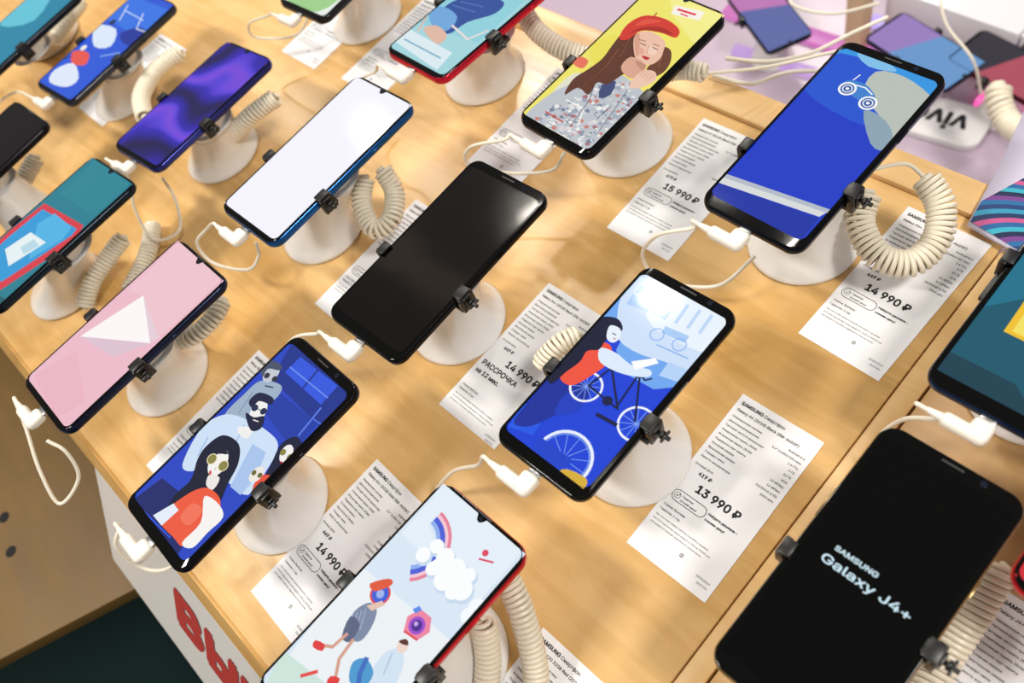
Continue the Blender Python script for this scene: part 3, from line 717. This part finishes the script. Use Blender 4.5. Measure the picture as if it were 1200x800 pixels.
# ---------------------------------------------------------------- price cards
M_paper=mat('paper','#edecef',.7); M_ink=mat('ink','#141418',.7); M_ink2=mat('gray_ink','#2c2c32',.7)
CW,CL=.063,.1321
def card(cx,cy,yw,title,price,installment=False,label='white printed price card with black text on the tabletop',z=.0002,old='449 ₽'):
    bm=bmesh.new()
    nx,ny=6,12; th=.00035
    g=[[bm.verts.new((-CW/2+CW*i/nx,-CL/2+CL*j/ny,th)) for i in range(nx+1)] for j in range(ny+1)]
    for j in range(ny):
        for i in range(nx): bm.faces.new((g[j][i],g[j][i+1],g[j+1][i+1],g[j+1][i]))
    g2=[bm.verts.new((sx*CW/2,sy*CL/2,0)) for sx,sy in ((-1,-1),(1,-1),(1,1),(-1,1))]
    bm.faces.new(g2[::-1])
    for f in ([g[0][i] for i in range(nx+1)]+[g2[1],g2[0]],[g[j][nx] for j in range(ny+1)]+[g2[2],g2[1]],[g[ny][i] for i in range(nx,-1,-1)]+[g2[3],g2[2]],[g[j][0] for j in range(ny,-1,-1)]+[g2[0],g2[3]]):
        bm.faces.new(f[::-1])
    T=CL/2; X=-CW/2; zt=th+.00005
    def t(s,x,y,size,mi=1,b=0.,al='L',wd=None,a=0): return put_text(bm,s,X+x*mm,T-y*mm,size*mm,zt,mi,b,al,wd and wd*mm,a)
    wS=t('SAMSUNG',3.5,7.2,4.8,1,.04)/mm; t('Смартфон',3.5+wS+1.2,7.2,4.7,1,.018)
    t(title,3.5,12.6,3.9,1,.025)
    t('Android 8.0',59.5,18.0,3.2,1,.018,'R')
    L=[('Операционная система',''),('Диагональ/разрешение','5.6" (1480x720) пикс'),('Тактовая частота процессора','1.6 ГГц'),('Оперативная память (RAM)','3 ГБ'),('Встроенная память (ROM)','32 ГБ'),('Поддержка карт памяти','есть'),('Основная камера','16 МПикс'),('Фронтальная камера','16 МПикс'),('Стандарт связи','2G/3G/4G (LTE)'),('Емкость аккумулятора','3000 мАч')]
    for i,(a,b) in enumerate(L):
        y=18.0+i*4.0
        t(a,3.5,y,2.95,2,.018)
        if b:t(b,59.5,y,2.95,1,.02,'R')
    if price:
        t('Оптовый ЦЕНА',3.5,60.5,2.8,1,.018);t(old,10,66.2,5.0,1,.04)
        t(price+' ₽',32 if not installment else 22,77,11.0,1,.035,'C' if not installment else 'L')
    if installment:
        t('РАССРОЧКА',4,86,8.6,1,.03);t('на 12 мес.',4,93.5,7.0,1,.035)
    yb=87 if not installment else 99
    def seg(x0,y0,x1,y1,w=.35):
        a=Vector((X+x0*mm,T-y0*mm));b=Vector((X+x1*mm,T-y1*mm));d=(b-a).normalized();n=Vector((-d.y,d.x))*w*mm/2
        try: bm.faces.new([bm.verts.new((p.x,p.y,zt)) for p in (a+n,a-n,b-n,b+n)]).material_index=1
        except ValueError: pass
    if not installment:
        pts=rr(26,8,3.6,4,17,yb-1.2)
        for i in range(len(pts)): seg(*pts[i-1],*pts[i],.5)
        ck=[(7.6+2.2*math.cos(k*math.pi/5),yb-1.3+2.2*math.sin(k*math.pi/5)) for k in range(10)]
        for i in range(10): seg(*ck[i-1],*ck[i],.35)
        seg(6.6,yb-1.4,7.4,yb-.5,.5);seg(7.4,yb-.5,9.0,yb-2.7,.5)
        t('Гарантия',11,yb-1.7,2.8,1,.02);t('лучшей цены!',11,yb+1.3,2.8,1,.02)
        t('Найдите дешевле –',31.5,yb-2,3.4,1,.035);t('снизим цену!',31.5,yb+2.2,3.4,1,.035)
    t('Страна: Вьетнам',3.5,yb+9,3.0,1,.016);t('Гарантия: 1 год',3.5,yb+13,3.0,1,.016)
    t('При отсутствии товара в наличии уточняйте у продавца',3.5,yb+17.5,2.2,2,.012);t('ООО ВТБ Перспектива, сумма кредита от 3000 до 300000 руб.',3.5,yb+20.7,2.1,2,.012)
    t('срок кредита 12 месяцев, подробности у консультантов',3.5,yb+23.6,2.1,2,.012)
    ye=yb+32 if not installment else yb+26
    t('22/05/2019',59,ye+3,2.6,1,.012,'R');t('15:27:04',59,ye+6.4,2.6,1,.012,'R')
    c=[(34+1.3*math.cos(k*math.pi/4),ye-2+1.3*math.sin(k*math.pi/4)) for k in range(8)]
    if not installment:
        for i in range(8): seg(*c[i-1],*c[i],.3)
        for k in range(3): seg(33.2,ye-2.7+k*.7,34.8,ye-2.7+k*.7,.3)
    o=obj('price_card',mesh_of(bm,'price_card'),None,[M_paper,M_ink,M_ink2])
    o.matrix_world=Matrix.Translation((cx,cy,Z0+z))@Matrix.Rotation(math.radians(yw),4,'Z')
    tag(o,label,'price card','printed price cards'); return o
card(-.1355,.1285,.7,'Galaxy A6 (2018) Black (SM-A600F)','13 990',old='419 ₽')
card(-.1306,.3196,-2.1,'Galaxy A6+ (2018) Blue (SM-A605F)','14 990')
card(-.3176,.1212,-.4,'Galaxy A6+ (2018) Black (SM-A605F)','14 990',True,label='white printed price card with large installment offer text')
card(-.3283,-.0744,-1.9,'Galaxy A6+ (2018) Gold (SM-A605F)','14 990')
card(-.3120,.3206,.3,'Galaxy A7 (2018) Black (SM-A750F)','15 990',old='479 ₽')
def card_bl(u,v,*a,yw=0):
    p=on_plane(u,v); card(p.x+CW/2,p.y+CL/2,yw,*a)
def card_tl(u,v,*a,yw=0):
    p=on_plane(u,v); card(p.x+CW/2,p.y-CL/2,yw,*a)
card_bl(369,356,'Galaxy A8+ (2018) Blue (SM-A730F)','')
card_bl(172,545,'Galaxy A8 (2018) Black (SM-A530F)','')
card_bl(545,192,'Galaxy A9 (2018) Pink (SM-A920F)','')
card_tl(637,735,'Galaxy A20 32GB Red (2019)','13 990')
card_tl(1176,690,'Galaxy J4+ 32GB Gold (2018)','13 990')
card_bl(92,126,'Galaxy A50 64GB Blue','')
card_bl(330,60,'Galaxy A30 32GB White','')
card_bl(400,92,'Galaxy A40 64GB Red','')
# ---------------------------------------------------------------- furniture
M_wood=wood('pale_maple','#c09250','#e6be82',.26); M_wood2=wood('pale_maple_trim','#cda266','#e6c088'); M_edge=wood('maple_edge','#b98a48','#d8b070',.4)
M_white=mat('white_laminate','#d4d0cb',.4)
table=empty('display_table',(-1.2,.13,0),None,'pale maple shop display table with a slanted white lettered front','display table')
def tb(name,x0,x1,y0,y1,z0,z1,m,bev=.0015,parent=None):
    parent=parent or table; l=parent.matrix_world.translation
    bm=bmesh.new(); box_bm(bm,x0-l.x,x1-l.x,y0-l.y,y1-l.y,z0-l.z,z1-l.z,bev)
    return finish(bm,name,parent,[m])
EY=-.1637;EX=-.0905
tb('tabletop',-2.4,EX,EY,.398,Z0-.028,Z0,M_wood)
tb('back_strip',-2.4,EX,.3985,.428,Z0-.028,Z0+.004,M_wood2)
tb('side_trim',EX+.0005,EX+.0155,EY,.385,Z0-.028,Z0-.001,M_wood2)
tb('cabinet_body',-2.36,-.13,.0,.40,0,Z0-.028,M_white,.002)
l=table.matrix_world.translation
y_t,z_t,y_b,z_b=EY-.003,Z0-.002,-.248,Z0-.12
def slab(name,t0,t1,xa,xb,m,th=.014):
    bm=bmesh.new()
    ya,za=y_t+(y_b-y_t)*t0,z_t+(z_b-z_t)*t0; yb_,zb_=y_t+(y_b-y_t)*t1,z_t+(z_b-z_t)*t1
    sec=[(ya,za),(yb_,zb_),(yb_+th,zb_-th*.6),(ya+th,za-th*.6)]
    a=[bm.verts.new((xa-l.x,y-l.y,z-l.z)) for y,z in sec];b=[bm.verts.new((xb-l.x,y-l.y,z-l.z)) for y,z in sec]
    for i in range(4): bm.faces.new((a[i],a[(i+1)%4],b[(i+1)%4],b[i]))
    bm.faces.new(a[::-1]);bm.faces.new(b);bmesh.ops.recalc_face_normals(bm,faces=bm.faces)
    return finish(bm,name,table,[m],False)
slab('front_edge',0,.13,-2.4,.5,M_edge)
slab('fascia',.135,1,-.585,.5,M_white)
bm=bmesh.new(); xx=0
for ch in 'ВЫБИРАЙ': xx+=put_text(bm,ch,xx,0,.084,0,0,.058,'L',.036 if ch=='В' else None,0,6)+.013
d=Vector((0,y_b-y_t,z_b-z_t)); up=-d.normalized(); nn=Vector((1,0,0)).cross(up)
Mt=Matrix.Identity(4)
for i in range(3): Mt[i][0]=(1,0,0)[i];Mt[i][1]=up[i];Mt[i][2]=nn[i]
Mt.translation=Vector((-.444,y_t,z_t))+d*.64+nn*.0008-l
bmesh.ops.transform(bm,matrix=Mt,verts=bm.verts)
finish(bm,'lettering',table,[mat('red_vinyl','#ac332c',.5)],False)
bm=bmesh.new()
q=[on_plane(148,695,-.15),on_plane(-5,775,-.15)]; dd=(q[1]-q[0]).normalized()
p0=q[0]-dd*.10; p1=q[1]+dd*.5
pts=[(p0.x-l.x,p0.y-l.y),(p1.x-l.x,p1.y-l.y),(p1.x-1.4-l.x,p1.y-l.y),(p0.x-1.4-l.x,p0.y-l.y)]
prism_bm(bm,pts,Z0-.168-l.z,Z0-.15-l.z,.001)
finish(bm,'side_shelf',table,[wood('ochre_laminate','#5c4214','#70521c',.55)])
for u,v in ((5,606),(13,646)):
    bm=bmesh.new()
    c=on_plane(u,v,-.15)-l; cyl_bm(bm,c+Vector((0,0,-.002)),c+Vector((0,0,.0006)),.0062,None,20)
    finish(bm,'shelf_hole',table,[M_black])
t2=empty('display_table',(.3,.1,0),None,'pale maple shop display table standing beside the first one','display table')
tb('tabletop',EX+.0170,.9,-.25,.372,Z0-.028,Z0,wood('maple_brown','#ae8450','#cea671'),.0015,t2)
tb('cabinet_body',-.0,.86,.0,.35,0,Z0-.028,M_white,.002,t2)
bm=bmesh.new(); box_bm(bm,-4,3,-3,3,-.05,0,0)
f=finish(bm,'floor',None,[mat('teal_carpet','#1c3a3a',.9,0,0,0,.3,.6,150)],False); tag(f,'dark teal carpeted shop floor','floor',None,'structure')
# ---------------------------------------------------------------- background counter
CZ=-.50
bc=empty('display_counter',(-.1,.9,0),None,'white shop counter with pink light behind the wooden table','display counter')
tb('countertop',-2.0,1.2,.60,2.4,Z0+CZ-.03,Z0+CZ,mat('lilac_gloss','#b8a6b8',.3),.002,bc)
tb('counter_body',-1.95,1.15,.66,2.35,0,Z0+CZ-.03,M_white,.002,bc)
def strip(name,a,b,w,h,m,parent):
    a=on_plane(*a,CZ);b=on_plane(*b,CZ);d=b-a;L=d.length;an=math.atan2(d.y,d.x);c=(a+b)/2
    bm=bmesh.new(); box_bm(bm,-L/2,L/2,-w/2,w/2,0,h,.001)
    mt=Matrix.Translation(c-parent.matrix_world.translation)@Matrix.Rotation(an,4,'Z')
    bmesh.ops.transform(bm,matrix=mt,verts=bm.verts); return finish(bm,name,parent,[m])
strip('light_strip',(1150,112),(1290,160),.045,.012,mat('pink_light','#ee5aa8',.4,0,1.3),bc)
strip('light_strip',(850,14),(1045,76),.030,.010,mat('magenta_light','#d070bc',.4,0,1.0),bc)
strip('light_strip',(1020,26),(1230,98),.022,.010,mat('violet_light','#c0a8f0',.4,0,1.1),bc)
strip('light_strip',(860,60),(1045,118),.018,.010,mat('violet_light','#c8a0e0',.4,0,.9),bc)
p=on_plane(1100,138,CZ+.012)
pq=empty('brand_plaque',(p.x,p.y,Z0+CZ+.0006),Matrix.Rotation(math.radians(186),3,'Z'),'gray plastic plaque with black lettering on the white counter','sign')
bm=bmesh.new(); prism_bm(bm,rr(.134,.074,.020,6),0,.012,.001)
finish(bm,'plaque_plate',pq,[mat('gray_plate','#e6e4e6',.35)])
bm=bmesh.new(); put_text(bm,'vivo',0,-.015,.060,.0122,0,.03,'C',None,0,4)
finish(bm,'lettering',pq,[M_ink],False)
p=on_plane(1040,-14,CZ+.10)
wb=empty('display_box',(p.x,p.y,Z0+CZ+.0005),Matrix.Rotation(math.radians(-4),3,'Z'),'glossy white box on the shop counter','box')
for k in range(3):
    bm=bmesh.new(); box_bm(bm,k*.205,k*.205+.202,0,.4,0,.10,.003); finish(bm,'box_panel',wb,[mat('white_gloss_panel','#dfdce3',.2)])
p=on_plane(1003,60,CZ)
po=empty('wooden_post',(p.x,p.y,Z0+CZ),None,'slim beige wooden post rising from the counter','post')
bm=bmesh.new(); box_bm(bm,-.014,.014,-.014,.014,0,.55,.001); finish(bm,'post_shaft',po,[mat('beige_wood','#e0c294',.5)])
bm=bmesh.new(); box_bm(bm,-.022,.022,-.022,.022,0,.004,.001); finish(bm,'post_foot',po,[mat('beige_wood','#e0c294',.5)])
def bphone(u,v,yw,rim,c1,c2,label):
    z=CZ+.09
    p=on_plane(u,v,z); w,l_=.0745,.156
    P=pose(p.x,p.y,z,yw,0)
    phone('b',p.x,p.y,z,yw,0,w,l_,rim,a_plain(c1,c2),'drop',label,False,P)
    stand(p.x,p.y,z,w,P,(p.x+.003,p.y+.003),-.012,-.012,.034,'white pedestal stand with black clamps on the white counter',CZ)
bphone(1082,58,254,'#2a2440','#9a80c0','#6a98cc','smartphone with a violet and blue screen on the counter')
bphone(1186,80,258,'#5a1424','#34303c','#b05060','red and black smartphone on the counter')
bphone(900,16,240,'#1a1a24','#c07ab8','#606aa8','smartphone with a dim magenta screen on the counter')
for pts in ([(850,68,.01),(900,72,.0),(950,62,-.05),(1000,38,-.06),(1040,20,-.06)],[(925,-14,-.2),(930,6,-.2),(975,16,-.2),(1030,4,-.2)],[(835,88,.01),(880,98,.006),(930,84,-.02),(1000,88,-.12),(1060,112,-.2)],[(1100,-10,-.3),(1110,30,-.32),(1140,70,-.34),(1150,110,-.4)]):
    cord(W(*pts),'thin white cable lying across the shop counter',r=.0019)
coil(W((1262,158,CZ+.16),(1215,160,CZ+.14),(1184,146,CZ+.12),(1170,118,CZ+.13),(1172,96,CZ+.14)),.0130,.0036,.0074,'cream coiled security cable above the white counter',None,CZ)
# printed swirl panel on the table corner
def zp(u,v): return on_plane(u,v,.0075)
pan=[zp(1134,262),zp(1168,200),zp(1200,130),zp(1300,150),zp(1300,345),zp(1200,300)]
c0=sum(pan,Vector())/len(pan)
sp=empty('printed_panel',c0,None,'pale printed panel with blue and teal swirl stripes','poster')
bm=bmesh.new(); prism_bm(bm,[((q-c0).x,(q-c0).y) for q in pan],-.003,0,0); finish(bm,'panel_board',sp,[mat('lavender_print','#c9c2d8',.4)],False)
cols=['#16356a','#2a86a8','#102a54','#b04c80','#1a568e','#2f9ab0','#0c1e44','#6c3680','#175f92']
def inside_clip(pts,poly):
    n=len(poly)
    A=sum(poly[i-1][0]*poly[i][1]-poly[i][0]*poly[i-1][1] for i in range(n)); sg=1 if A>0 else -1
    for i in range(n):
        a=poly[i-1];b=poly[i]; out=[]
        def dd_(p): return sg*((b[0]-a[0])*(p[1]-a[1])-(b[1]-a[1])*(p[0]-a[0]))
        for k in range(len(pts)):
            p=pts[k-1];q=pts[k];dp,dq=dd_(p),dd_(q)
            if (dp>=0)!=(dq>=0):
                t=dp/(dp-dq); out.append((p[0]+(q[0]-p[0])*t,p[1]+(q[1]-p[1])*t))
            if dq>=0: out.append(q)
        pts=out
        if not pts: return pts
    return pts
board=[((q-c0).x,(q-c0).y) for q in [zp(1137,260),zp(1150,236),zp(1205,206),zp(1298,226),zp(1298,342),zp(1200,298)]]
cc=zp(1225,325)-c0
bm=bmesh.new()
for i in range(34):
    r0_,r1_=.150-.0045*i,.150-.0045*(i+1)
    if r1_<=0: break
    for k in range(48):
        t0,t1=2*math.pi*k/48,2*math.pi*(k+1)/48
        pts=inside_clip([(cc.x+r*math.cos(t)*1.15,cc.y+r*math.sin(t)*.75) for r,t in ((r0_,t0),(r0_,t1),(r1_,t1),(r1_,t0))],board)
        if len(pts)<3: continue
        try: f=bm.faces.new([bm.verts.new((x,y,.0004+i*1e-5)) for x,y in pts]); f.material_index=i%len(cols)
        except ValueError: pass
obj('swirl_print',mesh_of(bm,'swirl_print'),sp,[mat('print_ink',c,.4) for c in cols])
# ---------------------------------------------------------------- lights
w=bpy.data.worlds.new('world'); scene.world=w; w.use_nodes=True
w.node_tree.nodes['Background'].inputs[0].default_value=(1,.965,.92,1); w.node_tree.nodes['Background'].inputs[1].default_value=.34
def area(x,y,z,sx,sy,e,c=(1,.955,.88)):
    ld=bpy.data.lights.new('overhead_light','AREA'); ld.shape='RECTANGLE'; ld.size=sx; ld.size_y=sy; ld.energy=e; ld.color=c
    o=bpy.data.objects.new('overhead_light',ld); COL.objects.link(o); o.location=(x,y,z); return o
area(1.0,.5,2.9,.40,.40,42);area(-1.0,-.8,2.9,.5,.22,42);area(-1.9,2.4,2.9,.35,.35,42)
for u,v,e in ((668,268,7),(815,318,6),(470,178,8),(905,400,4.5)):  # small added lamps, placed so their mirrored highlights land on the wood
    g=on_plane(u,v); k=(.55+2.1)/.55
    area(g.x*k,g.y*k,2.9,.10,.10,e,(1,.93,.82))
area(-2.15,.72,2.9,.9,.16,.3,(1,.75,.5))  # added dim warm lamp, for brownish streaks reflected in the switched-off phone
